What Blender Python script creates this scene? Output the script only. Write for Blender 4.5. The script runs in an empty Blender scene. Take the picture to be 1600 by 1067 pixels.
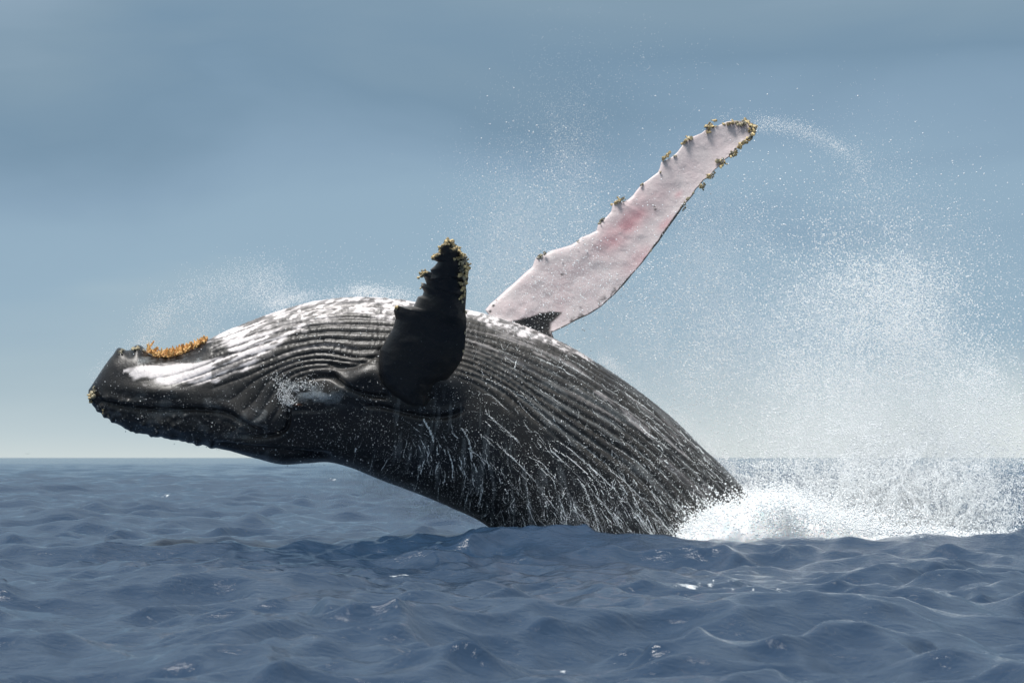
import bpy, bmesh, math
import numpy as np
from mathutils import Vector

# ------------------------------------------------------------------ camera, sky, sun, exposure
CAM_D, CAM_H, FPX = 35.55, 1.15, 4444.4
scene = bpy.context.scene
C = scene.collection
cd = bpy.data.cameras.new("camera"); cam = bpy.data.objects.new("camera", cd); C.objects.link(cam)
cam.location = (0, -CAM_D, CAM_H); cam.rotation_euler = (math.radians(90), 0, 0)
cd.lens = 100; cd.sensor_width = 36; cd.shift_y = 181 / 1600.0
cd.clip_start = 0.5; cd.clip_end = 30000
cd.dof.use_dof = True; cd.dof.focus_distance = CAM_D - 1.0; cd.dof.aperture_fstop = 5.6
scene.camera = cam

SUN_DIR = Vector((-0.26, -0.20, 0.93)).normalized()
sun_el = math.asin(SUN_DIR.z); sun_az = math.atan2(SUN_DIR.x, SUN_DIR.y)
world = bpy.data.worlds.new("World"); scene.world = world; world.use_nodes = True
wn, wl = world.node_tree.nodes, world.node_tree.links
wn.clear()
def WN(t, **k):
    n = wn.new(t)
    for a, b in k.items(): setattr(n, a, b)
    return n
wo = WN('ShaderNodeOutputWorld'); bg = WN('ShaderNodeBackground'); bg.inputs[1].default_value = 0.1
wl.new(bg.outputs[0], wo.inputs[0])
sky = WN('ShaderNodeTexSky', sky_type='NISHITA', sun_disc=False)
sky.sun_elevation = sun_el; sky.sun_rotation = sun_az
tc = WN('ShaderNodeTexCoord'); sep = WN('ShaderNodeSeparateXYZ'); wl.new(tc.outputs['Generated'], sep.inputs[0])
# broad soft banks of cloud: noise stretched along the horizon, warps the elevation and shifts the tone
mp = WN('ShaderNodeMapping'); mp.inputs['Scale'].default_value = (1.0, 1.0, 3.2)
wl.new(tc.outputs['Generated'], mp.inputs[0])
nz = WN('ShaderNodeTexNoise'); nz.inputs['Scale'].default_value = 5.5; nz.inputs['Detail'].default_value = 5.0
nz.inputs['Roughness'].default_value = 0.45; nz.inputs['Distortion'].default_value = 0.4
wl.new(mp.outputs[0], nz.inputs['Vector'])
mp.inputs['Rotation'].default_value = (0, 0.12, 0)
ma = WN('ShaderNodeMath', operation='MULTIPLY_ADD'); ma.inputs[1].default_value = 0.15; ma.inputs[2].default_value = -0.075
wl.new(nz.outputs['Fac'], ma.inputs[0])
az = WN('ShaderNodeMath', operation='ADD'); wl.new(sep.outputs['Z'], az.inputs[0]); wl.new(ma.outputs[0], az.inputs[1])
# no warp right at the horizon
hm = WN('ShaderNodeMapRange'); hm.inputs['From Min'].default_value = 0.0; hm.inputs['From Max'].default_value = 0.07
wl.new(sep.outputs['Z'], hm.inputs['Value'])
mx = WN('ShaderNodeMix', data_type='FLOAT'); wl.new(hm.outputs[0], mx.inputs[0]); wl.new(sep.outputs['Z'], mx.inputs[2]); wl.new(az.outputs[0], mx.inputs[3])
rp = WN('ShaderNodeValToRGB'); wl.new(mx.outputs[0], rp.inputs[0])
def lin(r, g, b):
    f = lambda c: ((c / 255 + 0.055) / 1.055) ** 2.4 if c > 10 else c / 255 / 12.92
    return (f(r), f(g), f(b), 1)
stops = [(0.0, lin(206, 217, 218)), (0.007, lin(190, 206, 212)), (0.022, lin(165, 187, 200)), (0.05, lin(148, 175, 195)),
         (0.08, lin(144, 171, 192)), (0.10, lin(134, 161, 184)), (0.128, lin(117, 145, 168)), (0.155, lin(128, 153, 172)),
         (0.20, lin(150, 171, 189)), (0.5, lin(192, 205, 214)), (1.0, lin(212, 219, 224))]
stops = [(p, tuple(v * 0.94 for v in c[:3]) + (1,)) for p, c in stops]
el = rp.color_ramp.elements
el[0].position, el[0].color = stops[0]; el[1].position, el[1].color = stops[-1]
for p, c in stops[1:-1]:
    e = el.new(p); e.color = c
mul = WN('ShaderNodeVectorMath', operation='SCALE'); mul.inputs['Scale'].default_value = 10.0
wl.new(rp.outputs['Color'], mul.inputs[0])
# paler break in the cloud low down towards the right
def wmr(v, a, b):
    m = WN('ShaderNodeMapRange', interpolation_type='SMOOTHSTEP'); wl.new(v, m.inputs[0]); m.inputs[1].default_value = a; m.inputs[2].default_value = b; return m.outputs[0]
def wmul(a, b):
    m = WN('ShaderNodeMath', operation='MULTIPLY'); wl.new(a, m.inputs[0]); wl.new(b, m.inputs[1]); return m.outputs[0]
gl = wmul(wmul(wmr(sep.outputs['X'], -0.05, 0.2), wmr(sep.outputs['X'], 0.7, 0.25)), wmul(wmr(sep.outputs['Z'], 0.045, 0.0), wmr(sep.outputs['Y'], 0.0, 0.4)))
gm = WN('ShaderNodeMix', data_type='RGBA'); wl.new(gl, gm.inputs[0]); wl.new(mul.outputs[0], gm.inputs[6]); gm.inputs[7].default_value = tuple(10 * c for c in lin(217, 224, 223)[:3]) + (1,)
mc = WN('ShaderNodeMix', data_type='RGBA'); mc.inputs[0].default_value = 0.93
wl.new(sky.outputs[0], mc.inputs[6]); wl.new(gm.outputs[2], mc.inputs[7]); wl.new(mc.outputs[2], bg.inputs[0])

sl = bpy.data.lights.new("sun", 'SUN'); sl.energy = 4.6; sl.angle = math.radians(22); sl.color = (1.0, 0.965, 0.92)
so = bpy.data.objects.new("sun", sl); C.objects.link(so); so.rotation_euler = SUN_DIR.to_track_quat('Z', 'Y').to_euler()
so.location = (0, 0, 30)
vs = scene.view_settings; vs.view_transform = 'Standard'; vs.look = 'None'; vs.gamma = 1; vs.exposure = 0.12; vs.use_curve_mapping = False
scene.cycles.max_bounces = 6; scene.cycles.diffuse_bounces = 3; scene.cycles.transparent_max_bounces = 6

# ------------------------------------------------------------------ helpers
rng = np.random.default_rng(11)
def W(px, py, Y=0.0):
    """world point whose depth is Y, seen at photograph pixel (px, py)"""
    px = np.asarray(px, float); py = np.asarray(py, float); Y = np.asarray(Y, float) + np.zeros_like(px)
    D = CAM_D + Y
    return np.stack([(px - 800) / FPX * D, Y, CAM_H + (714 - py) / FPX * D], -1)
def PX(P):
    D = CAM_D + P[..., 1]
    return 800 + P[..., 0] / D * FPX, 714 - (P[..., 2] - CAM_H) / D * FPX
def sstep(a, b, x):
    t = np.clip((x - a) / (b - a), 0, 1); return t * t * (3 - 2 * t)
def _h(ix, iy, iz, seed):
    n = (ix.astype(np.int64) * 374761393 + iy.astype(np.int64) * 668265263 + iz.astype(np.int64) * 2147483647 + seed * 974634777) & 0x7fffffff
    n = ((n ^ (n >> 13)) * 1274126177) & 0x7fffffff
    n = ((n ^ (n >> 16)) * 668265263) & 0x7fffffff
    return ((n ^ (n >> 15)) & 0xffffff) / float(0xffffff)
def vnoise(x, y, z=None, seed=0):
    x = np.asarray(x, float); y = np.asarray(y, float) + 0 * x; z = (np.zeros_like(x) if z is None else np.asarray(z, float) + 0 * x)
    fx, fy, fz = np.floor(x), np.floor(y), np.floor(z)
    ax, ay, az_ = x - fx, y - fy, z - fz
    ax = ax * ax * (3 - 2 * ax); ay = ay * ay * (3 - 2 * ay); az_ = az_ * az_ * (3 - 2 * az_)
    r = 0
    for i in (0, 1):
        for j in (0, 1):
            for k in (0, 1):
                w = (ax if i else 1 - ax) * (ay if j else 1 - ay) * (az_ if k else 1 - az_)
                r = r + w * _h(fx + i, fy + j, fz + k, seed)
    return r
def fbm(x, y, z=None, oct=4, seed=0, gain=0.5):
    r = 0; a = 1; t = 0; s = 1
    for o in range(oct):
        r = r + a * vnoise(np.asarray(x) * s, np.asarray(y) * s, None if z is None else np.asarray(z) * s, seed + o * 7)
        t += a; a *= gain; s *= 2.03
    return r / t
def mesh_obj(name, V, F, mat, parent=None, smooth=True):
    me = bpy.data.meshes.new(name)
    V = np.asarray(V, np.float32); me.vertices.add(len(V)); me.vertices.foreach_set('co', V.ravel())
    if isinstance(F, np.ndarray):
        n, k = F.shape
        me.loops.add(n * k); me.loops.foreach_set('vertex_index', F.astype(np.int32).ravel())
        me.polygons.add(n); me.polygons.foreach_set('loop_start', np.arange(0, n * k, k, dtype=np.int32))
        me.polygons.foreach_set('loop_total', np.full(n, k, np.int32))
        me.update(calc_edges=True)
    else:
        me.clear_geometry(); me.from_pydata([tuple(v) for v in V.tolist()], [], F)
    me.polygons.foreach_set('use_smooth', np.full(len(me.polygons), smooth)); me.update()
    if mat: me.materials.append(mat)
    o = bpy.data.objects.new(name, me); C.objects.link(o)
    if parent: o.parent = parent
    return o
def attr(o, name, vals):
    a = o.data.attributes.new(name, 'FLOAT', 'POINT'); a.data.foreach_set('value', np.asarray(vals, np.float32).ravel())
def tag(o, label=None, cat=None, group=None, kind=None):
    if label: o['label'] = label
    if cat: o['category'] = cat
    if group: o['group'] = group
    if kind: o['kind'] = kind
def grid_faces(nu, nv, wrap_v=False, off=0):
    i = np.arange(nu - 1)[:, None]; j = np.arange(nv if wrap_v else nv - 1)[None, :]
    j2 = (j + 1) % nv
    a = i * nv + j; b = i * nv + j2; c = (i + 1) * nv + j2; d = (i + 1) * nv + j
    return np.stack([a, b, c, d], -1).reshape(-1, 4) + off
def catmull(P, t):
    """P (n,k) control rows, t in 0..n-1"""
    P = np.asarray(P, float); n = len(P); t = np.clip(t, 0, n - 1 - 1e-9)
    i = np.floor(t).astype(int); f = (t - i)[:, None]
    g = lambda k: P[np.clip(i + k, 0, n - 1)]
    p0, p1, p2, p3 = g(-1), g(0), g(1), g(2)
    return 0.5 * ((2 * p1) + (-p0 + p2) * f + (2 * p0 - 5 * p1 + 4 * p2 - p3) * f ** 2 + (-p0 + 3 * p1 - 3 * p2 + p3) * f ** 3)
def poly_dist(px, py, line):
    """distance in pixels to a polyline and signed side (positive below)"""
    best = np.full(px.shape, 1e9); side = np.zeros(px.shape); par = np.zeros(px.shape)
    L = np.asarray(line, float); nseg = len(L) - 1
    for k in range(nseg):
        a, b = L[k], L[k + 1]; d = b - a; q = d @ d
        t = np.clip(((px - a[0]) * d[0] + (py - a[1]) * d[1]) / q, 0, 1)
        ex, ey = px - a[0] - t * d[0], py - a[1] - t * d[1]
        r = np.hypot(ex, ey); m = r < best
        best = np.where(m, r, best); side = np.where(m, np.sign(d[0] * ey - d[1] * ex), side); par = np.where(m, (k + t) / nseg, par)
    return best, side, par
def smooth_line(line, n=40):
    return catmull(line, np.linspace(0, len(line) - 1, n))

def new_mat(name):
    m = bpy.data.materials.new(name); m.use_nodes = True
    n = m.node_tree.nodes; n.clear(); l = m.node_tree.links
    out = n.new('ShaderNodeOutputMaterial'); b = n.new('ShaderNodeBsdfPrincipled'); l.new(b.outputs[0], out.inputs[0])
    return m, n, l, b, out
def N(n, t, **k):
    x = n.new(t)
    for a, b in k.items():
        if a.startswith('_'): x.inputs[a[1:].replace('_', ' ')].default_value = b
        else: setattr(x, a, b)
    return x
def mixc(n, l, f, a, b, bt='MIX'):
    m = n.new('ShaderNodeMix'); m.data_type = 'RGBA'; m.blend_type = bt
    for s, v in ((0, f), (6, a), (7, b)):
        if hasattr(v, 'is_linked') or isinstance(v, bpy.types.NodeSocket): l.new(v, m.inputs[s])
        else: m.inputs[s].default_value = v
    return m.outputs[2]
def mr(n, l, v, a, b, c=0.0, d=1.0):
    m = n.new('ShaderNodeMapRange'); l.new(v, m.inputs[0])
    m.inputs[1].default_value, m.inputs[2].default_value, m.inputs[3].default_value, m.inputs[4].default_value = a, b, c, d
    return m.outputs[0]

# ------------------------------------------------------------------ materials
def mat_water():
    m, n, l, b, out = new_mat("sea_water")
    tc = n.new('ShaderNodeTexCoord')
    bump_in = None
    mp = N(n, 'ShaderNodeMapping'); mp.inputs['Scale'].default_value = (1.0, 1.6, 1.0); mp.inputs['Rotation'].default_value = (0, 0, 0.35)
    l.new(tc.outputs['Object'], mp.inputs[0])
    n1 = N(n, 'ShaderNodeTexNoise', _Scale=4.6, _Detail=6.0, _Roughness=0.60, _Distortion=0.7); l.new(mp.outputs[0], n1.inputs['Vector'])
    n2 = N(n, 'ShaderNodeTexNoise', _Scale=14.0, _Detail=3.0, _Roughness=0.5, _Distortion=0.3); l.new(mp.outputs[0], n2.inputs['Vector'])
    b1 = N(n, 'ShaderNodeBump', _Strength=1.0, _Distance=0.021); l.new(n1.outputs['Fac'], b1.inputs['Height'])
    b2 = N(n, 'ShaderNodeBump', _Strength=1.0, _Distance=0.0075); l.new(n2.outputs['Fac'], b2.inputs['Height']); l.new(b1.outputs[0], b2.inputs['Normal'])
    l.new(b2.outputs[0], b.inputs['Normal'])
    fo = N(n, 'ShaderNodeAttribute', attribute_name='foam')
    nf = N(n, 'ShaderNodeTexNoise', _Scale=42.0, _Detail=5.0, _Roughness=0.7, _Distortion=1.0); l.new(tc.outputs['Object'], nf.inputs['Vector'])
    su = N(n, 'ShaderNodeMath', operation='ADD'); l.new(fo.outputs['Fac'], su.inputs[0]); l.new(nf.outputs['Fac'], su.inputs[1])
    ff = mr(n, l, su.outputs[0], 0.95, 1.25)
    big = N(n, 'ShaderNodeTexNoise', _Scale=0.12, _Detail=2.0); l.new(tc.outputs['Object'], big.inputs['Vector'])
    deep = mixc(n, l, big.outputs['Fac'], (0.014, 0.033, 0.067, 1), (0.022, 0.046, 0.086, 1))
    l.new(mixc(n, l, ff, deep, (0.80, 0.84, 0.86, 1)), b.inputs['Base Color'])
    l.new(mr(n, l, ff, 0, 1, 0.10, 0.7), b.inputs['Roughness'])
    b.inputs['IOR'].default_value = 1.333
    return m
def mat_skin():
    m, n, l, b, out = new_mat("whale_skin")
    tc = n.new('ShaderNodeTexCoord')
    wh = N(n, 'ShaderNodeAttribute', attribute_name='white'); pk = N(n, 'ShaderNodeAttribute', attribute_name='pink')
    wt = N(n, 'ShaderNodeAttribute', attribute_name='film'); gy = N(n, 'ShaderNodeAttribute', attribute_name='grey')
    n1 = N(n, 'ShaderNodeTexNoise', _Scale=2.2, _Detail=6.0, _Roughness=0.62); l.new(tc.outputs['Object'], n1.inputs['Vector'])
    n2 = N(n, 'ShaderNodeTexNoise', _Scale=38.0, _Detail=4.0, _Roughness=0.6); l.new(tc.outputs['Object'], n2.inputs['Vector'])
    n3 = N(n, 'ShaderNodeTexNoise', _Scale=120.0, _Detail=2.0, _Roughness=0.5); l.new(tc.outputs['Object'], n3.inputs['Vector'])
    blk = mixc(n, l, mr(n, l, n1.outputs['Fac'], 0.35, 0.65), (0.007, 0.007, 0.009, 1), (0.018, 0.016, 0.014, 1))
    blk = mixc(n, l, gy.outputs['Fac'], blk, (0.062, 0.057, 0.051, 1))
    blk = mixc(n, l, mr(n, l, n2.outputs['Fac'], 0.55, 0.75, 0.0, 0.35), blk, (0.06, 0.057, 0.055, 1))
    wc = mixc(n, l, mr(n, l, n2.outputs['Fac'], 0.35, 0.7), (0.70, 0.655, 0.65, 1), (0.62, 0.575, 0.58, 1))
    wc = mixc(n, l, pk.outputs['Fac'], wc, (0.62, 0.27, 0.30, 1))
    base = mixc(n, l, wh.outputs['Fac'], blk, wc)
    fl = N(n, 'ShaderNodeMath', operation='MULTIPLY'); l.new(wt.outputs['Fac'], fl.inputs[0]); l.new(mr(n, l, n3.outputs['Fac'], 0.3, 0.65), fl.inputs[1])
    base = mixc(n, l, fl.outputs[0], base, (0.72, 0.78, 0.80, 1))
    n4 = N(n, 'ShaderNodeTexNoise', _Scale=30.0, _Detail=2.0, _Roughness=0.7); l.new(tc.outputs['Object'], n4.inputs['Vector'])
    inv = N(n, 'ShaderNodeMath', operation='SUBTRACT'); inv.inputs[0].default_value = 1.0; l.new(wh.outputs['Fac'], inv.inputs[1])
    sp = N(n, 'ShaderNodeMath', operation='MULTIPLY'); l.new(inv.outputs[0], sp.inputs[0]); l.new(mr(n, l, n4.outputs['Fac'], 0.68, 0.76, 0.0, 0.40), sp.inputs[1])
    base = mixc(n, l, sp.outputs[0], base, (0.34, 0.36, 0.38, 1))
    l.new(base, b.inputs['Base Color'])
    l.new(mr(n, l, n1.outputs['Fac'], 0.3, 0.7, 0.30, 0.50), b.inputs['Roughness'])
    b.inputs['IOR'].default_value = 1.4; b.inputs['Coat Weight'].default_value = 0.15; b.inputs['Coat Roughness'].default_value = 0.25
    b1 = N(n, 'ShaderNodeBump', _Strength=0.8, _Distance=0.006); l.new(n2.outputs['Fac'], b1.inputs['Height'])
    b2 = N(n, 'ShaderNodeBump', _Strength=0.5, _Distance=0.0015); l.new(n3.outputs['Fac'], b2.inputs['Height']); l.new(b1.outputs[0], b2.inputs['Normal'])
    l.new(b2.outputs[0], b.inputs['Normal'])
    return m
def mat_drop(name, col, rough=0.35, trans=0.35):
    m, n, l, b, out = new_mat(name)
    b.inputs['Base Color'].default_value = col; b.inputs['Roughness'].default_value = rough
    return m
def mat_foam():
    m, n, l, b, out = new_mat("sea_foam")
    tc = n.new('ShaderNodeTexCoord')
    n1 = N(n, 'ShaderNodeTexNoise', _Scale=3.0, _Detail=5.0, _Roughness=0.6); l.new(tc.outputs['Object'], n1.inputs['Vector'])
    n2 = N(n, 'ShaderNodeTexNoise', _Scale=45.0, _Detail=5.0, _Roughness=0.7); l.new(tc.outputs['Object'], n2.inputs['Vector'])
    l.new(mixc(n, l, mr(n, l, n1.outputs['Fac'], 0.52, 0.72), (0.96, 0.97, 0.97, 1), (0.80, 0.91, 0.92, 1)), b.inputs['Base Color'])
    b.inputs['Roughness'].default_value = 0.6; b.inputs['Subsurface Weight'].default_value = 1.0; b.inputs['Subsurface Radius'].default_value = (0.20, 0.24, 0.26); b.inputs['Subsurface Scale'].default_value = 1.0
    b1 = N(n, 'ShaderNodeBump', _Strength=0.6, _Distance=0.02); l.new(n2.outputs['Fac'], b1.inputs['Height']); l.new(b1.outputs[0], b.inputs['Normal'])
    return m
def mat_noise(name, c1, c2, scale, rough=0.6, bump=0.004):
    m, n, l, b, out = new_mat(name)
    tc = n.new('ShaderNodeTexCoord')
    n1 = N(n, 'ShaderNodeTexNoise', _Scale=scale, _Detail=4.0, _Roughness=0.6); l.new(tc.outputs['Object'], n1.inputs['Vector'])
    l.new(mixc(n, l, mr(n, l, n1.outputs['Fac'], 0.38, 0.62), c1, c2), b.inputs['Base Color']); b.inputs['Roughness'].default_value = rough
    b1 = N(n, 'ShaderNodeBump', _Strength=0.8, _Distance=bump); l.new(n1.outputs['Fac'], b1.inputs['Height']); l.new(b1.outputs[0], b.inputs['Normal'])
    return m
M_WATER, M_SKIN, M_FOAM = mat_water(), mat_skin(), mat_foam()
M_DROP = mat_drop("white_spray", (0.93, 0.95, 0.96, 1))
M_MIST = mat_drop("fine_mist", (0.95, 0.96, 0.97, 1), 0.6, 0.4)
M_STREAM = mat_drop("running_water", (0.88, 0.91, 0.91, 1), 0.25, 0.2)
M_BARN = mat_noise("barnacle_shell", (0.74, 0.58, 0.30, 1), (0.20, 0.155, 0.085, 1), 18.0)
M_BARN_PALE = mat_noise("barnacle_pale", (0.60, 0.52, 0.34, 1), (0.22, 0.19, 0.13, 1), 22.0)
M_BARN_DARK = mat_noise("barnacle_dark", (0.10, 0.095, 0.085, 1), (0.32, 0.29, 0.20, 1), 20.0)
M_ORANGE = mat_noise("orange_barnacle", (0.80, 0.52, 0.20, 1), (0.52, 0.25, 0.08, 1), 14.0)

# ------------------------------------------------------------------ sea
def waves():
    r = np.random.default_rng(17); comps = []
    for k in range(120):
        lam = 0.27 * (13.0 / 0.27) ** ((k + r.random()) / 120.0)
        ang = math.radians(-50) + r.normal(0, 0.85)          # towards the lens and a little to the right
        kk = 2 * math.pi / lam
        amp = 0.0084 * lam ** 0.90 * (1.0 if lam < 1.5 else (1.5 / lam) ** 0.80) * (0.6 + 0.8 * r.random())
        comps.append((kk * math.cos(ang), kk * math.sin(ang), amp, r.random() * 2 * math.pi, kk, lam))
    return comps
WAVES = waves()
# local swells: (x, y, sx, sy, height, tilt)
def pxw(px, y):
    return (px - 800) / FPX * (CAM_D + y)
SWELLS = [(pxw(1370, -5.6), -5.6, 1.5, 0.45, 0.16, 0.06), (pxw(650, -1.2), -1.2, 0.38, 0.30, 0.13, -0.25), (pxw(560, 3), 3.0, 1.4, 0.7, 0.10, -0.1),
          (pxw(1500, -5.0), -4.6, 1.6, 0.5, 0.10, 0.0), (pxw(450, -8), -8.5, 1.4, 0.5, 0.08, 0.1),
          (pxw(200, -20.2), -20.2, 0.40, 0.20, 0.06, 0.1), (pxw(700, -20.3), -20.3, 0.50, 0.18, 0.05, -0.1), (pxw(1020, -20.6), -20.8, 0.6, 0.16, 0.07, 0.0), (pxw(60, -20), -19.6, 0.5, 0.2, 0.05, 0.0), (pxw(1450, -14), -14.0, 0.8, 0.3, 0.05, 0.1)]
# the crest that runs along in front of the whale and hides its waterline
CREST = np.array([(480, 862), (640, 850), (720, 838), (785, 822), (850, 827), (900, 824), (960, 826), (1065, 836), (1100, 840), (1200, 839), (1250, 836), (1330, 839), (1400, 834), (1440, 832), (1520, 836), (1600, 830), (1750, 836)], float)
def sea_disp(x, y, step):
    dx = np.zeros_like(x); dy = np.zeros_like(x); dz = np.zeros_like(x); jac = np.zeros_like(x)
    # groups: patches of stronger and weaker chop
    g1 = 0.75 + 0.45 * fbm(x * 0.16 + 40, y * 0.16 + 9, oct=2, seed=3); g2 = 0.62 + 0.60 * fbm(x * 0.5 + 7, y * 0.5 - 3, oct=2, seed=8)
    g2 = g2 * (1 + 0.8 * np.exp(-((x - pxw(745, -2)) / 0.9) ** 2 - ((y + 2.6) / 1.7) ** 2))     # water drawn up round the belly
    for kx, ky, a, ph, kk, lam in WAVES:
        f = np.clip((lam / step - 1.9) / 1.8, 0, 1); 
        aa = a * f * (g1 if lam > 1.6 else g2)
        p = kx * x + ky * y + ph; s = np.sin(p); c = np.cos(p)
        dz += aa * c; q = 0.80
        dx -= q * aa * kx / kk * s; dy -= q * aa * ky / kk * s; jac += q * aa * kk * c
    dz += np.clip(dz, -.05, .12) ** 2 * 1.2 - 0.003          # peaked crests, flat troughs
    for cx, cy, sx, sy, h, t in SWELLS:
        u = (x - cx); v = (y - cy) - t * u
        e = np.exp(-(u / sx) ** 2 - np.where(v > 0, (v / (sy * 1.2)) ** 2, (v / sy) ** 2)); dz += h * e
    # crest: bring the longer waves to its line, keep the chop on top
    lw = np.zeros_like(x)
    for kx, ky, a, ph, kk, lam in WAVES:
        if lam > 1.1: lw += a * np.cos(kx * x + ky * y + ph)
    px = 800 + x / (CAM_D + y + 1e-6) * FPX; yc = -2.9
    want = CAM_H + (714 - np.interp(px, CREST[:, 0], CREST[:, 1])) / FPX * (CAM_D + yc) - 0.035
    w = np.where(y > yc, np.exp(-((y - yc) / 1.6) ** 2), np.exp(-((y - yc) / 1.1) ** 2)) * sstep(480, 800, px) * sstep(-CAM_D + 4, -CAM_D + 10, y)
    dz += w * (want - lw * 0.9)
    dz -= 0.12 * np.exp(-((y + 5.0) / 1.0) ** 2) * sstep(700, 800, px) * (y > -12) * 0.5
    return dx, dy, dz, jac
def build_sea():
    rr = [5.0]
    while rr[-1] < 9000:
        r = rr[-1]
        k = 1.006 if r < 11 else 1.0030 if r < 45 else 1.0038 if r < 160 else 1.0055 if r < 500 else 1.012 if r < 1500 else 1.05
        rr.append(r * k)
    rr = np.array(rr)
    inner = np.radians(np.linspace(-13.5, 13.5, 620))
    side = np.radians(np.concatenate([np.linspace(13.8, 30, 60), np.linspace(32, 180, 45)]))
    phi = np.concatenate([-side[::-1][1:], inner, side])
    R_, P_ = np.meshgrid(rr, phi, indexing='ij')
    x = R_ * np.sin(P_); y = -CAM_D + R_ * np.cos(P_)
    stepr = np.gradient(rr)[:, None]; stepp = (np.gradient(phi)[None, :] * R_)
    step = np.maximum(stepr, stepp) * np.ones_like(x)
    dx, dy, dz, jac = sea_disp(x, y, step)
    V = np.stack([x + dx, y + dy, dz], -1)
    foam = sstep(0.50, 0.85, jac * (R_ < 160)) * 0.22
    foam *= sstep(0.45, 0.6, fbm(x * 0.5, y * 0.5, oct=2, seed=21))
    X, Yw = V[..., 0], V[..., 1]
    P1, P2 = PX(V)
    def patch(px, py, rx, ry, s):
        nonlocal foam
        d = ((P1 - px) / rx) ** 2 + ((P2 - py) / ry) ** 2
        foam = np.maximum(foam, 1.45 * s * np.exp(-d) * (R_ < 300) * (0.25 + 0.95 * np.exp(-np.abs(fbm(X * 3.5, Yw * 1.6, oct=3, seed=33) - .5) / .05)))
    for a in [(265, 773, 34, 4.5, .5), (362, 925, 18, 4, .6), (640, 899, 40, 3, .6), (770, 886, 26, 3, .6), (1090, 914, 60, 9, .5), (1180, 920, 90, 5, .42),
              (1060, 925, 40, 4, .45), (1130, 906, 90, 2.5, .4), (525, 748, 26, 4, .5), (1320, 978, 60, 3, .3), (905, 938, 8, 3, .6), (516, 978, 14, 2, .6), (1270, 1057, 12, 4, .7), (880, 1049, 8, 5, .6)]:
        patch(*a)
    # churned skin of water behind and beside the splash
    spl = np.exp(-((P1 - 1330) / 260) ** 2 - ((P2 - 835) / 14) ** 2) * (Yw > -3.2) * (Yw < 25)
    foam = np.maximum(foam, 0.58 * spl)
    bel = np.exp(-((P1 - 640) / 110) ** 2 - ((P2 - 775) / 28) ** 2) * (Yw > -1)
    foam = np.maximum(foam, 0.36 * bel)
    o = mesh_obj("sea", V.reshape(-1, 3), grid_faces(len(rr), len(phi)), M_WATER)
    attr(o, 'foam', foam); tag(o, 'blue-grey choppy open sea under the whale reaching to the horizon', 'sea', kind='structure')
    return o
build_sea()

# ------------------------------------------------------------------ whale body
ST = [  # top x,y   bottom x,y   half width (px)
 (139,608,139,622,5),(150,592,150,636,22),(164,571,168,650,36),(180,552,192,664,47),(198,547,212,671,54),(217,546,234,678,60),(240,555,260,684,66),
 (270,556,292,690,72),(302,544,326,697,80),(340,524,366,707,90),(385,505,406,718,102),(430,488,441,726,114),(480,474,478,724,126),(530,466,513,722,134),
 (580,465,550,731,142),(630,470,590,747,149),(680,478,630,762,155),(735,487,672,778,159),(790,501,716,797,161),(845,521,757,817,162),(900,547,790,846,163),
 (950,578,820,880,162),(1000,613,853,920,160),(1050,654,890,960,156),(1100,699,930,1000,150),(1140,738,968,1040,142),(1180,786,1008,1080,134),(1230,850,1062,1130,118),
 (1290,940,1135,1190,98),(1345,1040,1215,1255,76),(1400,1150,1290,1330,50),(1440,1260,1380,1400,26),(1470,1350,1450,1430,6)]
ST = np.array(ST, float)
NU, NV = 820, 400
cen = (ST[:, 0:2] + ST[:, 2:4]) / 2
arc = np.concatenate([[0], np.cumsum(np.hypot(*np.diff(cen, axis=0).T))])
ts = np.interp(np.concatenate([np.linspace(0, 0.06, 70)[:-1], np.linspace(0.06, 0.80, NU - 120), np.linspace(0.80, 1, 53)[1:]]) * arc[-1], arc, np.arange(len(ST)))
NU = len(ts)
S = catmull(ST, ts)
th = np.concatenate([np.radians(np.linspace(-40, 190, 310)), np.radians(np.linspace(190, 320, NV - 310 + 1)[1:])])[:NV]
th = th[:-1]; NV = len(th)
TH = th[None, :] * np.ones((NU, 1)); U = ts[:, None] * np.ones((1, NV))
def body_base(S, TH):
    T = np.stack([(S[:, 0] - 800) / 125, CAM_H + (714 - S[:, 1]) / 125], -1)[:, None, :]
    B = np.stack([(S[:, 2] - 800) / 125, CAM_H + (714 - S[:, 3]) / 125], -1)[:, None, :]
    c = (T + B) / 2; a = (T - B) / 2; w = (S[:, 4] / 125)[:, None]
    cs, sn = np.cos(TH), np.sin(TH)
    # slightly boxed section so that the flank faces the lens
    q = 1.0 + 0.05 * (np.sin(2 * TH) ** 2)
    xz = c + a * (cs * q)[..., None]
    return np.stack([xz[..., 0], -w * sn * q, xz[..., 1]], -1)
G = body_base(S, TH)
def normals(G):
    du = np.gradient(G, axis=0); dv = (np.roll(G, -1, 1) - np.roll(G, 1, 1))
    n = np.cross(dv, du); n /= np.linalg.norm(n, axis=-1, keepdims=True) + 1e-9
    return n
Nn = normals(G)
ci = NU // 2
cc = G[ci].mean(0)
if ((G[ci] - cc) * Nn[ci]).sum() < 0: Nn = -Nn; NSIGN = -1
else: NSIGN = 1
# picture position of every vertex, the far side mirrored onto the near one (marks are the same on both flanks)
Gm = G.copy(); Gm[..., 1] = -np.abs(Gm[..., 1])
QX, QY = PX(Gm)
near = (np.sin(TH) > 0)
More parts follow.
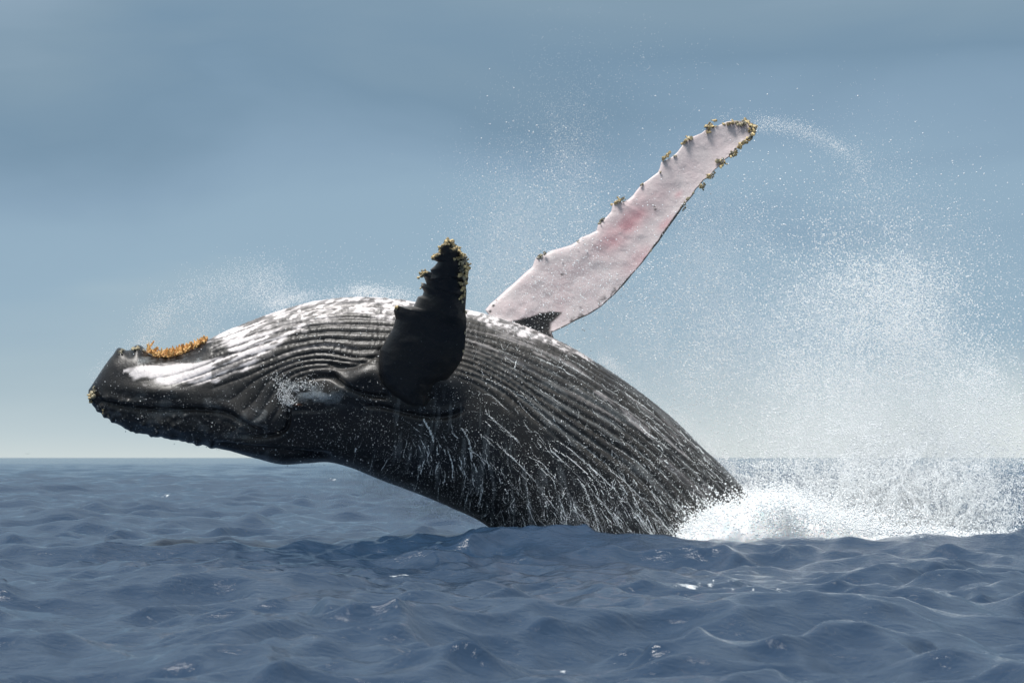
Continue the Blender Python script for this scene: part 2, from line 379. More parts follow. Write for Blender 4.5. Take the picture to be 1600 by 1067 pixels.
# pleat coordinate: thin-plate spline through hand placed fold lines
PL = [
 (1,  [(345,522),(430,490),(520,468)]),
 (4,  [(330,538),(400,512),(450,497),(505,490),(560,485)]),
 (6,  [(205,580),(250,570),(300,560),(350,546),(400,527),(450,514),(505,508),(590,508)]),
 (7.5,[(245,600),(290,587),(330,570),(400,545),(450,532),(505,525),(580,527)]),
 (9,  [(300,600),(340,588),(370,578),(420,560),(450,549),(505,540),(575,545)]),
 (10, [(330,606),(370,594),(400,580),(450,558),(513,553),(560,560)]),
 (12, [(365,648),(390,634),(405,615),(417,597),(444,579),(480,568),(513,566)]),
 (13, [(385,665),(410,645),(424,622),(437,601),(455,587),(480,577),(515,573)]),
 (14.5,[(430,662),(445,645),(450,625),(458,606),(480,590)]),
 (1,  [(735,490),(845,524),(950,582),(1079,681),(1160,765)]),
 (2.2,[(728,497),(800,515),(890,552),(1000,622),(1079,690)]),
 (5,  [(728,520),(800,540),(890,583),(980,640),(1075,712)]),
 (7.5,[(728,540),(800,568),(890,615),(980,668),(1079,750),(1120,790)]),
 (10, [(735,560),(800,592),(890,646),(980,708),(1050,775)]),
 (12.5,[(735,580),(815,625),(866,668),(950,735),(1020,810)]),
 (14.5,[(725,595),(770,635),(830,690),(900,760),(950,830)]),
]
cx_, cy_, cf_ = [], [], []
for f, ln in PL:
    for p in smooth_line(ln, 7 if len(ln) > 3 else 4):
        cx_.append(p[0]); cy_.append(p[1]); cf_.append(f)
cx_, cy_, cf_ = map(np.array, (cx_, cy_, cf_))
sub = (slice(None, None, 4), slice(None, None, 3))
sx_, sy_, su_, st_, nr_ = QX[sub].ravel(), QY[sub].ravel(), U[sub].ravel(), TH[sub].ravel(), near[sub].ravel()
cu, ct = [], []
for a, b in zip(cx_, cy_):
    d = np.hypot(sx_ - a, sy_ - b) + (~nr_) * 1e6; k = d.argmin(); cu.append(su_[k]); ct.append(st_[k])
cu, ct = np.array(cu), np.array(ct)
UA, TA = 1.0, 7.0
def tps(A, B):
    d2 = (A[:, None, 0] - B[None, :, 0]) ** 2 + (A[:, None, 1] - B[None, :, 1]) ** 2
    return 0.5 * d2 * np.log(d2 + 1e-9)
CP = np.stack([cu * UA, ct * TA], -1)
K = tps(CP, CP) + np.eye(len(CP)) * 0.35
Pm = np.concatenate([np.ones((len(CP), 1)), CP], 1)
Amat = np.block([[K, Pm], [Pm.T, np.zeros((3, 3))]])
sol = np.linalg.solve(Amat, np.concatenate([cf_, np.zeros(3)]))
thm = np.abs(((TH + math.pi) % (2 * math.pi)) - math.pi)
Fp = np.zeros((NU, NV)); 
for i in range(0, NU, 40):
    E = np.stack([U[i:i + 40].ravel() * UA, thm[i:i + 40].ravel() * TA], -1)
    v = tps(E, CP) @ sol[:len(CP)] + np.concatenate([np.ones((len(E), 1)), E], 1) @ sol[len(CP):]
    Fp[i:i + 40] = v.reshape(-1, NV)
Fp = Fp + 0.10 * (fbm(U * 1.3, thm * 3, oct=3, seed=51) - 0.5)
# where the pleats live
low = np.interp(QX, [150, 200, 250, 330, 370, 400, 440, 455, 480, 500, 560, 600, 700, 735, 800, 860, 900, 950, 1000, 1060, 1200],
                    [560, 585, 604, 610, 640, 662, 668, 640, 590, 578, 575, 575, 590, 600, 648, 680, 712, 755, 800, 850, 960])
mask = sstep(6, -14, QY - low) * sstep(185, 235, QX)
mask = np.where(QX < 330, mask * sstep(560, 575, QY + 0.0), mask)
# relief
disp = np.zeros((NU, NV))
ph = np.abs(np.sin(math.pi * Fp)) ** 0.55
amp = np.interp(QX, [180, 300, 400, 520, 720, 900, 1200], [0.006, 0.012, 0.024, 0.030, 0.042, 0.044, 0.034]) * (0.75 + 0.5 * fbm(U * 1.1, thm * 2, oct=2, seed=5))
disp += mask * amp * (ph - 0.8)
# cross wrinkles on the ridges
wr = fbm(U * 34, Fp * 1.2, oct=3, seed=77) - 0.5
disp += mask * 0.016 * wr
# whole body unevenness
disp += 0.035 * (fbm(G[..., 0] * 0.9, G[..., 1] * 0.9, G[..., 2] * 0.9, oct=3, seed=2) - 0.5)
disp += 0.010 * (fbm(G[..., 0] * 6, G[..., 1] * 6, G[..., 2] * 6, oct=3, seed=4) - 0.5)
def crease(line, depth, w, lip=0.0):
    global disp
    L = smooth_line(line); d, s, p = poly_dist(QX, QY, L)
    e = np.minimum(1, np.minimum(p, 1 - p) / 0.12) * near
    disp -= depth * np.exp(-(d / w) ** 2) * e
    if lip: disp += lip * np.exp(-((d - 2.2 * w) / (1.6 * w)) ** 2) * (s < 0) * e
def bulge(px, py, rx, ry, h, ang=0.0):
    global disp
    c, s = math.cos(ang), math.sin(ang); u = (QX - px) * c + (QY - py) * s; v = -(QX - px) * s + (QY - py) * c
    disp += h * np.exp(-(u / rx) ** 2 - (v / ry) ** 2) * near
# head: lips, mouth line, jaw corner
crease([(146,622),(180,633),(240,640),(300,640),(350,644),(385,660),(420,676)], 0.045, 4.5, 0.02)
crease([(452,628),(452,645),(451,660),(443,673),(425,680),(395,680),(370,676)], 0.050, 3.2, 0.02)
crease([(350,655),(385,672)], 0.02, 4)
bulge(405, 655, 45, 22, 0.07, -0.2); bulge(250, 612, 70, 12, 0.05, 0.1); bulge(260, 662, 90, 10, 0.04, 0.12)
crease([(330,692),(400,700),(460,707),(520,712)], 0.05, 5, 0.02)
# eye region and shoulder folds
bulge(510, 612, 40, 18, 0.028, 0.15)
crease([(455,640),(475,640),(500,640),(530,632)], 0.025, 4)
crease([(517,580),(530,592),(545,604),(568,614),(590,618),(612,619)], 0.05, 4.0, 0.012)
crease([(480,592),(500,588),(520,590),(540,602)], 0.035, 3.5, 0.015)
crease([(563,634),(590,634),(612,638),(655,649),(690,651),(712,646),(726,638)], 0.050, 4.0, 0.012)
crease([(607,612),(625,617),(646,620),(676,621),(690,612)], 0.03, 3.5, 0.0)
crease([(592,545),(600,575),(608,600),(640,612)], 0.05, 5, 0.0)
crease([(513,566),(530,574),(560,572),(590,556)], 0.03, 4, 0.01)
bulge(560, 590, 36, 16, 0.10, -0.5); bulge(645, 592, 60, 24, 0.22); bulge(640, 634, 60, 12, 0.03, 0.1); bulge(690, 605, 26, 18, 0.08, 0.4)
# chin bumps, small knobs along the upper jaw edge (it hangs below: the animal is on its back)
for a, b, r, h in [(187,549,7,.05),(216,545,9,.06),(203,552,5,-.03),(322,540,7,.02)]:
    disp += h * np.exp(-((QX - a) ** 2 + (QY - b) ** 2) / r ** 2)
kr = np.random.default_rng(3)
for k in range(26):
    t_ = 0.6 + k * 0.30 + kr.random() * .25; sx = catmull(ST, np.array([t_]))[0]
    a, b = sx[2] + kr.normal(0, 2), sx[3] - abs(kr.normal(0, 2)); r = 3.2 + kr.random() * 2.4
    disp += (0.012 + 0.026 * kr.random() ** 2) * np.exp(-((QX - a) ** 2 + (QY - b) ** 2) / r ** 2)
for k in range(46):
    t_ = 0.8 + kr.random() * 9; sx = catmull(ST, np.array([t_]))[0]; q = 0.60 + kr.random() * 0.3
    a = sx[0] + (sx[2] - sx[0]) * q; b = sx[1] + (sx[3] - sx[1]) * q; r = 2.4 + kr.random() * 2.2
    disp += (0.012 + 0.018 * kr.random()) * np.exp(-((QX - a) ** 2 + (QY - b) ** 2) / r ** 2)
disp *= sstep(0, 0.8, U)
GB = G + Nn * disp[..., None]
# albedo marks
nA = fbm(Fp * 1.3 + 3, QX * 0.035, oct=3, seed=61); nB = fbm(Fp * 2.2, QX * 0.11, oct=2, seed=62)
def band(xs, up, lo, wu, wl, jit):
    u_ = np.interp(QX, xs, up); l_ = np.interp(QX, xs, lo); j = (nA - 0.5) * jit
    return sstep(-wu, wu, QY - u_ + 0.3 * j) * sstep(wl, -wl, QY - l_ + j) * (QX > xs[0] - 4) * (QX < xs[-1] + 4)
wA = band([328, 345, 360, 390, 420, 450, 480, 510, 550, 610, 660], [528, 505, 490, 470, 460, 450, 440, 440, 440, 440, 450], [528, 535, 545, 553, 545, 528, 510, 500, 492, 498, 500], 4, 6, 34)
wB = band([196, 206, 225, 260, 300, 350, 385, 425], [576, 573, 570, 568, 567, 556, 548, 540], [580, 586, 594, 600, 601, 592, 575, 552], 2.5, 4, 26)
wC = band([700, 728, 770, 800, 830, 860, 900, 925], [470, 476, 485, 495, 512, 528, 548, 560], [494, 495, 508, 523, 533, 540, 554, 562], 3, 4, 18)
white = np.clip(wA + wB + wC, 0, 1)
groove = sstep(0.42, 0.10, np.abs(np.sin(math.pi * Fp)))
fleck = sstep(0.42, 0.58, vnoise(QX * 0.12, Fp.round(0) * 3.7, seed=90)) * sstep(0.55, 0.15, np.abs(np.sin(math.pi * Fp)))
white *= 1 - 0.9 * np.clip(np.where(QX > 330, fleck * 1.0 + (QX < 470) * 0.8 * sstep(0.50, 0.60, vnoise((QX + 1.4 * QY) * 0.10, Fp * 1.1, seed=95)) + (QX >= 470) * 0.75 * sstep(0.52, 0.60, vnoise((QX + 1.8 * QY) * 0.13, Fp * 1.6, seed=96)) + sstep(0.54, 0.66, fbm((QX + QY * 1.2) * 0.07, Fp * 2.4, oct=3, seed=62)) * 0.9 * np.where(QX > 440, 0.9, 1.0) * (0.5 + 0.6 * sstep(-45, 5, QY - np.interp(QX, [330, 420, 520, 650], [548, 545, 505, 500]))), 0.45 * fleck), 0, 1)
white *= np.where(QX > 330, 1, 1 - 0.6 * groove * sstep(250, 330, QX))
# thin streaks of white reaching out of the patches
st_w = sstep(0.63, 0.74, fbm(Fp * 2.6, QX * 0.02, oct=2, seed=71)) * np.clip(sstep(60, 0, np.abs(QY - np.interp(QX, [330, 450, 600, 700, 860, 1150], [560, 530, 505, 505, 548, 780]))), 0, 1) * mask * 0.30
white = np.clip(np.maximum(white, st_w * (QX > 300)), 0, 1)
white = np.where(U > 26, 0, white)
grey = mask * (0.50 + 0.5 * ph) * np.interp(QX, [180, 400, 560, 720, 900, 1200], [0.6, 0.35, 0.30, 0.7, 0.42, 0.25]) * (0.5 + 0.8 * fbm(U * 2, Fp * .5, oct=3, seed=12))
grey = np.maximum(grey, 0.75 * np.exp(-((QX - 508) / 40) ** 2 - ((QY - 611) / 15) ** 2) * near * fbm(QX * .06, QY * .08, oct=4, seed=6))  # grey sheen around the eye, put into the skin colour
grey *= 1 - 0.8 * np.exp(-((QX - 650) / 70) ** 2 - ((QY - 625) / 22) ** 2)
grey = np.clip(grey, 0, 1)
film = np.zeros_like(white)
film += 0.16 * mask * groove * sstep(710, 780, QX) * sstep(0.45, 0.65, fbm(QX * 0.02, Fp * 0.9, oct=3, seed=91))
film += 0.9 * np.exp(-((QX - 490) / 40) ** 2 - ((QY - 612 - (QX - 490) * .12) / 13) ** 2) * near * sstep(.42, .7, fbm(QX * .07, QY * .12, oct=5, seed=9))  # foam by the eye, with its pale bluish sheen painted into the colour
film += 0.12 * sstep(0.5, 0.75, fbm(QX * .05, QY * .09, oct=4, seed=19)) * (QX < 420) * near * sstep(600, 625, QY)
gx = QX - 0.10 * (QY - 700) * np.interp(QX, [600, 750, 900, 1150], [-2, 0, 3, 8])
fall = sstep(0.56, 0.72, fbm(gx * 0.16, QY * 0.02, oct=3, seed=55)) * sstep(540, 640, QX) * sstep(10, 50, QY - low)
film += 0.15 * fall
sp_ = fbm(Fp * 1.6, QX * 0.022, oct=3, seed=57); film += 0.16 * sstep(0.55, 0.72, sp_) * mask * sstep(700, 860, QX)
film += 0.30 * sstep(0.5, 0.72, fbm(QX * .09 + QY * .05, QY * .22, oct=3, seed=58)) * near * np.exp(-((QY - 563) / 9) ** 2) * (QX < 345) * (QX > 215)
film = np.where(near, film, film * .5)
film = np.clip(film, 0, 1)

# ---- flippers: outline pairs from the root to the tip, given depth and thickness
def resample(line, n):
    L = np.asarray(line, float); d = np.concatenate([[0], np.cumsum(np.hypot(*np.diff(L, axis=0).T))]); q = np.linspace(0, d[-1], n)
    return np.stack([np.interp(q, d, L[:, 0]), np.interp(q, d, L[:, 1])], -1)
def flipper(left, right, depth, thick, nt, nc, curl=0.0, seed=0, knots=None):
    """left / right: outline from root to tip; depth(t): world Y of the mid line; thick(t): half thickness in metres"""
    L, R = resample(left, nt), resample(right, nt)
    t = np.linspace(0, 1, nt)[:, None]; c = np.linspace(0, 2 * math.pi, nc, endpoint=False)[None, :]
    k = (1 - np.cos(c)) / 2                                  # 0 at left edge, 1 at right edge
    closing = np.sqrt(np.clip(1 - ((t - 0.965) / 0.035).clip(0, 1) ** 2, 0.0, 1))
    px = L[:, None, 0] * (1 - k) + R[:, None, 0] * k; py = L[:, None, 1] * (1 - k) + R[:, None, 1] * k
    prof = np.sin(c) * (0.55 + 0.45 * np.cos(c))             # blunt on the left (leading) edge
    hth = thick(t) * prof * closing
    bow = curl * (4 * k * (1 - k) - 0.5) * (1 - 0.4 * t)
    Y = depth(t) + bow - hth
    n_ = fbm(px * 0.035, py * 0.035, np.sign(np.sin(c)) * 3 + 0 * px, oct=4, seed=seed) - 0.5
    Y = Y - 0.08 * n_ * np.sin(c) * (0.3 + thick(t) * 4)
    P = W(px, py, Y)
    return P, px, py, t * np.ones_like(px), k * np.ones_like(px), np.sin(c) * np.ones_like(px)
nL = [(634,632),(613,616),(599,600),(592,584),(591,567),(594,546),(605,527),(614,512),(618,497),(615,484),(620,476),(632,479),(646,478),(650,470),(653,463),(660,461),(662,455),(657,446),(661,441),(667,445),(663,434),(656,428),(659,422),(665,422),(669,430),(673,436),(676,430),(672,421),(679,415),(684,409),(677,406),(673,401),(679,396),(685,401),(688,396),(684,389),(690,385),(694,376)]
nR = [(682,634),(684,614),(691,600),(701,590),(709,581),(714,574),(721,563),(726,545),(728,520),(729,500),(727,485),(728,470),(729,455),(728,446),(732,435),(731,425),(733,417),(730,408),(727,402),(722,394),(717,385),(708,378),(702,375)]
fl1, p1x, p1y, t1, k1, s1 = flipper(nL, nR, lambda t: -1.12 - 1.65 * t ** 0.85, lambda t: 0.24 * (1 - t) ** 1.1 + 0.03, 300, 96, curl=-0.16, seed=5)
fL = [(790,520),(770,500),(758,484),(766,474),(776,466),(790,453),(804,441),(818,428),(832,416),(836,404),(842,397),(853,396),(861,391),(877,387),(893,382),(901,377),(907,371),(920,366),(932,360),(934,352),(940,345),(948,338),(955,330),(957,320),(963,313),(972,315),(981,312),(989,305),(994,298),(1000,291),(1005,286),(1011,282),(1020,275),(1028,269),(1031,262),(1033,253),(1042,249),(1050,245),(1058,238),(1063,231),(1070,222),(1076,216),(1086,212),(1096,208),(1102,203),(1104,198),(1114,199),(1125,195),(1135,190),(1148,188),(1160,189)]
fR = [(880,560),(868,535),(862,519),(880,511),(900,500),(920,491),(939,479),(951,468),(961,459),(976,443),(989,427),(1004,410),(1018,391),(1029,378),(1039,363),(1049,349),(1060,334),(1068,321),(1082,306),(1087,296),(1094,289),(1100,281),(1110,276),(1116,266),(1126,258),(1132,250),(1142,243),(1147,236),(1154,230),(1160,224),(1172,217),(1179,210),(1181,202),(1177,194),(1170,189)]
fl2, p2x, p2y, t2, k2, s2 = flipper(fL, fR, lambda t: 0.55 + 1.15 * t, lambda t: 0.11 * (1 - t) ** 0.8 + 0.02, 440, 110, curl=0.05, seed=9)
w1 = 0.10 * sstep(0.05, 0.0, k1) * (t1 > .45); g1 = 0.10 * fbm(p1x * .04, p1y * .04, oct=3, seed=2) + 0.35 * sstep(0.84, 0.95, t1) * fbm(p1x * .1, p1y * .1, oct=2, seed=7)
g1 = g1 + 0.7 * sstep(0.16, 0.02, k1) * (t1 > .45)  # highlight on the leading edge knobs put into the grey, like the white above
# far flipper: white with pink flushes, black base wedge and black rear rim
nn = fbm(p2x * 0.05, p2y * 0.05, oct=4, seed=41)
d_w, _, _ = poly_dist(p2x, p2y, [(798,506),(815,500),(840,496),(862,493),(875,490)])
wedge = sstep(1.5, -1.5, (np.interp(p2x, [780, 800, 820, 845, 865, 880, 882], [512, 501, 494, 489, 486, 483, 500]) - p2y) + (nn - .5) * 10) * (p2x < 884 + (nn - .5) * 12) * sstep(3, -3, (p2x - np.interp(p2y, [484, 495, 505, 520], [882, 872, 861, 860])))
rim = sstep(2.6, 1.0, (1 - k2) * np.hypot(*(resample(fR, 440) - resample(fL, 440)).T)[:, None] + (nn - 0.5) * 5 - 0.3) * (t2 < 0.985)
rim = np.maximum(rim, 0.8 * sstep(10, 2, (1 - k2) * 90) * sstep(0.60, 0.68, fbm(p2x * .16, p2y * .16, oct=2, seed=4)) * (p2y > 445))
spots = np.zeros_like(nn)
for a, b, r in [(878, 428, 2.6), (1024, 327, 2.6), (1023, 323, 1.8), (771, 477, 3), (766, 486, 3), (776, 469, 2), (907, 479, 1.8), (898, 482, 1.5)]:
    spots = np.maximum(spots, sstep(r, r - 1.3, np.hypot(p2x - a, p2y - b)))
tipd = sstep(0.962, 0.985, t2) * 0.5
w2 = (1 - np.clip(wedge + rim + spots * 0.9 + tipd, 0, 1)) * (0.80 + 0.08 * nn)
pk2 = np.zeros_like(nn)
for a, b, rx, ry, s in [(985, 345, 16, 34, .60), (955, 374, 34, 18, .50), (1000, 330, 20, 60, .25), (940, 380, 18, 10, .45), (1020, 305, 12, 8, .3), (1003, 400, 12, 18, .40), (1040, 350, 8, 16, .45), (1060, 304, 8, 5, .35), (880, 440, 60, 30, .12), (990, 415, 30, 14, .2)]:
    c_, s_ = math.cos(-0.75), math.sin(-0.75); u_ = (p2x - a) * c_ + (p2y - b) * s_; v_ = -(p2x - a) * s_ + (p2y - b) * c_
    pk2 = np.maximum(pk2, s * np.exp(-(u_ / max(rx, ry)) ** 2 - (v_ / min(rx, ry)) ** 2))
pk2 = np.clip(pk2 * (0.5 + fbm(p2x * .06, p2y * .06, oct=3, seed=14)) + 0.20 * nn + 0.03, 0, 1)

nb = NU * NV
V = [GB.reshape(-1, 3), fl1.reshape(-1, 3), fl2.reshape(-1, 3)]
F = [grid_faces(NU, NV, True), grid_faces(300, 96, True, nb), grid_faces(440, 110, True, nb + 300 * 96)]
Z = lambda a: np.zeros(a.size)
whale = bpy.data.objects.new("humpback_whale", None); C.objects.link(whale)
tag(whale, 'huge dark humpback whale breaching on its back with both long flippers raised', 'whale')
body = mesh_obj("body", np.concatenate(V), np.concatenate(F), M_SKIN, whale)
attr(body, 'white', np.concatenate([white.ravel(), w1.ravel(), w2.ravel()]))
attr(body, 'pink', np.concatenate([Z(white), Z(w1), pk2.ravel()]))
attr(body, 'grey', np.concatenate([grey.ravel(), g1.ravel(), Z(w2)]))
attr(body, 'film', np.concatenate([film.ravel(), Z(w1), Z(w2)]))

# lookup from picture position to the near flank
nf = near.ravel(); PF = GB.reshape(-1, 3); NF = Nn.reshape(-1, 3)
qx, qy = PX(PF); ids = np.where(nf & (qx > 100) & (qx < 1300) & (qy > 420) & (qy < 1000))[0]
ids = ids[np.argsort(-PF[ids, 1])]
LUT = np.full((1067, 1600), -1, np.int64)
LUT[qy[ids].astype(int), qx[ids].astype(int)] = ids
for _ in range(4):
    for sh in ((0, 1), (0, -1), (1, 0), (-1, 0)):
        r = np.roll(LUT, sh, (0, 1)); LUT = np.where(LUT < 0, r, LUT)
def on_body(px, py):
    return LUT[np.clip(np.asarray(py, int), 0, 1066), np.clip(np.asarray(px, int), 0, 1599)]

# ------------------------------------------------------------------ point clouds of water
def points(name, P, rad, mat, label=None, cat=None, parent=None):
    me = bpy.data.meshes.new(name); me.vertices.add(len(P)); me.vertices.foreach_set('co', np.asarray(P, np.float32).ravel())
    a = me.attributes.new('rad', 'FLOAT', 'POINT'); a.data.foreach_set('value', np.asarray(rad, np.float32))
    me.materials.append(mat)
    o = bpy.data.objects.new(name, me); C.objects.link(o)
    ng = bpy.data.node_groups.new(name + '_points', 'GeometryNodeTree')
    ng.interface.new_socket('Geometry', in_out='INPUT', socket_type='NodeSocketGeometry'); ng.interface.new_socket('Geometry', in_out='OUTPUT', socket_type='NodeSocketGeometry')
    gi = ng.nodes.new('NodeGroupInput'); go = ng.nodes.new('NodeGroupOutput'); mp = ng.nodes.new('GeometryNodeMeshToPoints')
    na = ng.nodes.new('GeometryNodeInputNamedAttribute'); na.data_type = 'FLOAT'; na.inputs[0].default_value = 'rad'
    sm = ng.nodes.new('GeometryNodeSetMaterial'); sm.inputs['Material'].default_value = mat
    ng.links.new(gi.outputs[0], mp.inputs['Mesh']); ng.links.new(na.outputs[0], mp.inputs['Radius']); ng.links.new(mp.outputs[0], sm.inputs[0]); ng.links.new(sm.outputs[0], go.inputs[0])
    md = o.modifiers.new('points', 'NODES'); md.node_group = ng
    if parent: o.parent = parent
    tag(o, label, cat, kind='stuff')
    return o

# streams of water running over the flank
GV = np.array([(760,560,1,.5),(840,560,1,.55),(900,610,1,.62),(1000,680,1,.78),(1100,750,1,.98),(1050,700,1,.85),(850,690,1,1.05),(950,770,.55,1),(1020,810,.55,1),(1090,800,.7,1),(800,770,.05,1),(880,800,.2,1),
               (720,680,.45,1),(660,740,-.2,1),(600,705,-.35,1),(740,790,-.3,1),(720,600,.8,.8),(560,690,-.2,1),(960,700,.9,1),(780,640,.8,.9),(660,660,.9,.5)], float)
GV[:, 2:] /= np.hypot(GV[:, 2], GV[:, 3])[:, None]
def flow(x, y):
    w = 1 / ((GV[:, 0] - x) ** 2 + (GV[:, 1] - y) ** 2 + 300) ** 1.5
    d = (GV[:, 2:] * w[:, None]).sum(0); return d / np.hypot(*d)
sr = np.random.default_rng(77)
SP, SR = [], []
FF = Fp.ravel()
def stream(x, y, length, rad, wob=0.25, hug=0.0):
    pts = []; a = 0.0; n = int(length / 1.5)
    for k in range(n):
        d = flow(x, y); a = a * 0.80 + sr.normal(0, wob)
        c, s = math.cos(a), math.sin(a); d = np.array([d[0] * c - d[1] * s, d[0] * s + d[1] * c])
        if hug:
            nx, ny = -d[1], d[0]; i0, i1 = on_body(x - 2 * nx, y - 2 * ny), on_body(x + 2 * nx, y + 2 * ny); im = on_body(x, y)
            if i0 >= 0 and i1 >= 0 and im >= 0:
                g = (FF[i1] - FF[i0]) / 4.0; e = FF[im] - round(FF[im])
                if abs(g) > .01:
                    m = max(-1.0, min(1.0, -e / g * hug)); x += nx * m; y += ny * m
        x += d[0] * 1.5; y += d[1] * 1.5
        i = on_body(x, y)
        if i < 0: break
        pts.append((PF[i] + NF[i] * rad * 0.1, rad * min(1, 0.25 + 1.3 * math.sin(math.pi * (k + 1) / (n + 1))) * (0.45 + 0.9 * sr.random())))
    if len(pts) < 5: return
    p = np.array([q[0] for q in pts]); r = np.array([q[1] for q in pts])
    ker = np.ones(5) / 5
    for ax in range(3): p[2:-2, ax] = np.convolve(p[:, ax], ker, 'valid')
    m = 3; q = np.linspace(0, len(p) - 1, len(p) * m)
    P = np.stack([np.interp(q, np.arange(len(p)), p[:, ax]) for ax in range(3)], -1); R = np.interp(q, np.arange(len(p)), r)
    keep = sr.random(len(P)) < 0.62
    SP.append(P[keep] + sr.normal(0, rad * .35, (keep.sum(), 3))); SR.append(R[keep])
def region_pts(n, fn, box):
    out = []
    while len(out) < n:
        x = box[0] + sr.random() * (box[2] - box[0]); y = box[1] + sr.random() * (box[3] - box[1])
        if on_body(x, y) >= 0 and sr.random() < fn(x, y): out.append((x, y))
    return out
botl = lambda x: np.interp(x, [500, 600, 700, 785, 900, 1180], [722, 750, 790, 822, 835, 840])
# lower flank: falling threads, thicker to the right
for x, y in region_pts(330, lambda x, y: np.interp(x, [540, 680, 820, 1000, 1100], [.08, .30, .5, 1, .9]) * (sstep(110, 20, botl(x) - y) * .9 + .1), (540, 650, 1110, 836)):
    stream(x, y - 6, 8 + sr.exponential(17), 0.0016 + 0.0030 * sr.random() ** 2 + (0.003 if sr.random() < .10 else 0), 0.10)
# upper right: water lying in the pleats
for x, y in region_pts(460, lambda x, y: np.interp(x, [720, 800, 900, 1050, 1170], [.3, .5, .6, 1, 1]) * sstep(510, 560, y) * (0.15 + 1.3 * float(fbm(np.array(x * .02), np.array(y * .02), oct=2, seed=5)) ** 2), (725, 500, 1178, 830)):
    stream(x, y, 10 + sr.exponential(24), 0.0014 + 0.0030 * sr.random() ** 2, 0.13, 0.35)
# lace of foam
for x, y in region_pts(330, lambda x, y: math.exp(-((x - 1050) / 100) ** 2 - ((y - 715) / 55) ** 2) + .5 * math.exp(-((x - 800) / 60) ** 2 - ((y - 566) / 16) ** 2) + .10, (735, 520, 1178, 830)):
    stream(x, y, 5 + sr.exponential(9), 0.0013 + 0.0032 * sr.random() ** 2, 0.5)
for x, y in region_pts(60, lambda x, y: 1.0, (640, 655, 760, 740)):
    stream(x, y, 6 + sr.exponential(9), 0.0018 + 0.0034 * sr.random(), 0.12)
for ln, r in [([(864,700),(890,716),(905,728),(925,752),(940,790)], .006), ([(662,655),(672,672),(678,690)], .007), ([(722,668),(733,690),(738,715)], .006), ([(910,755),(925,790),(938,835)], .006), ([(760,592),(812,616),(840,640),(862,662)], .005)]:
    L = smooth_line(ln, 90)
    for x, y in L:
        i = on_body(x, y)
        if i >= 0: SP.append((PF[i] + NF[i] * .002)[None]); SR.append(np.array([r * (.6 + .6 * sr.random())]))
STP, STR = np.concatenate(SP), np.concatenate(SR)
points("water_streams", STP, STR, M_STREAM, parent=whale)
# drops sitting on and flying just off the flank
dp, dr = [], []
for x, y in region_pts(19000, lambda x, y: np.interp(x, [150, 450, 560, 800, 1100], [.35, .35, .6, 1, 1]) * (.30 + .75 * sstep(150, 10, botl(x) - y)), (150, 500, 1150, 838)):
    i = on_body(x, y); off = sr.exponential(0.02)
    dp.append(PF[i] + NF[i] * off + sr.normal(0, .004, 3)); dr.append(0.0010 + 0.0026 * sr.random() ** 3 + (0.004 if sr.random() < .03 else 0))
for x, y in [(436 + sr.normal(0, 9), 596 + sr.normal(0, 8)) for _ in range(130)] + [(447 + sr.normal(0, 7), 616 + sr.normal(0, 9)) for _ in range(520)] + [(478 + sr.normal(0, 16), 600 + sr.normal(0, 5)) for _ in range(220)] + [(455 + sr.normal(0, 5), 628 + sr.normal(0, 3)) for _ in range(160)]:
    i = on_body(x, y)
    if i >= 0: dp.append(PF[i] + NF[i] * abs(sr.normal(0, .03))); dr.append(0.002 + 0.004 * sr.random() ** 2)
points("water_drops", np.array(dp), np.array(dr), M_DROP, parent=whale)

# ------------------------------------------------------------------ barnacles, eye
def barnacle_mesh(name, seed, mat, n=6, spread=0.026, h=0.026, stalk=0.07):
    r = np.random.default_rng(seed); V, F = [], []
    for k in range(n):
        c = np.array([r.normal(0, spread), r.normal(0, spread), r.normal(0, 0.006)]); hh = h * (0.6 + 0.8 * r.random()); R0 = hh * (0.55 + .3 * r.random()); R1 = R0 * 0.5
        ax = Vector((r.normal(0, .5), r.normal(0, .5), 1)).normalized(); long = r.random() < stalk
        if long: R0 *= .45; R1 = R0 * 1.0; hh *= 1.9
        q = ax.to_track_quat('Z', 'Y'); b = len(V); S_ = 7
        for lv, (rr, zz) in enumerate([(R0 * 1.05, -0.3 * hh), (R0, 0.35 * hh), (R1 * (1.3 if long else 1), hh), (R1 * 0.5, hh * (1.05 if long else 0.75))]):
            for s in range(S_):
                a = 2 * math.pi * s / S_; rj = rr * (0.85 + .3 * r.random())
                V.append(tuple(np.array(q @ Vector((rj * math.cos(a), rj * math.sin(a), zz))) + c))
        for lv in range(3):
            for s in range(S_):
                F.append((b + lv * S_ + s, b + lv * S_ + (s + 1) % S_, b + (lv + 1) * S_ + (s + 1) % S_, b + (lv + 1) * S_ + s))
        F.append(tuple(b + 3 * S_ + s for s in range(S_)))
    me = bpy.data.meshes.new(name); me.from_pydata(V, [], F); me.materials.append(mat); me.update(); return me
BM = [barnacle_mesh("barnacle_cluster", i, [M_BARN, M_BARN_PALE, M_BARN_DARK][i % 3], n=9 + i % 4) for i in range(9)]
br = np.random.default_rng(9)
def put_barnacles(px, py, Y, size, kind, outx, outy):
    me = BM[kind + 3 * br.integers(0, 3)]
    o = bpy.data.objects.new("barnacle_cluster", me); C.objects.link(o); o.parent = whale
    o['kind'] = 'stuff'
    o.location = W(px - 1.6 * outx, py - 1.6 * outy, Y).tolist(); o.scale = (size * .95, size * .95, size * .8)
    o.rotation_euler = Vector((outx, -0.35 + br.normal(0, .2), -outy)).normalized().to_track_quat('Z', 'Y').to_euler()
    return o
def edge_Y(P, px, py, a, b):
    i = np.hypot(px - a, py - b).argmin(); return P.reshape(-1, 3)[i, 1]
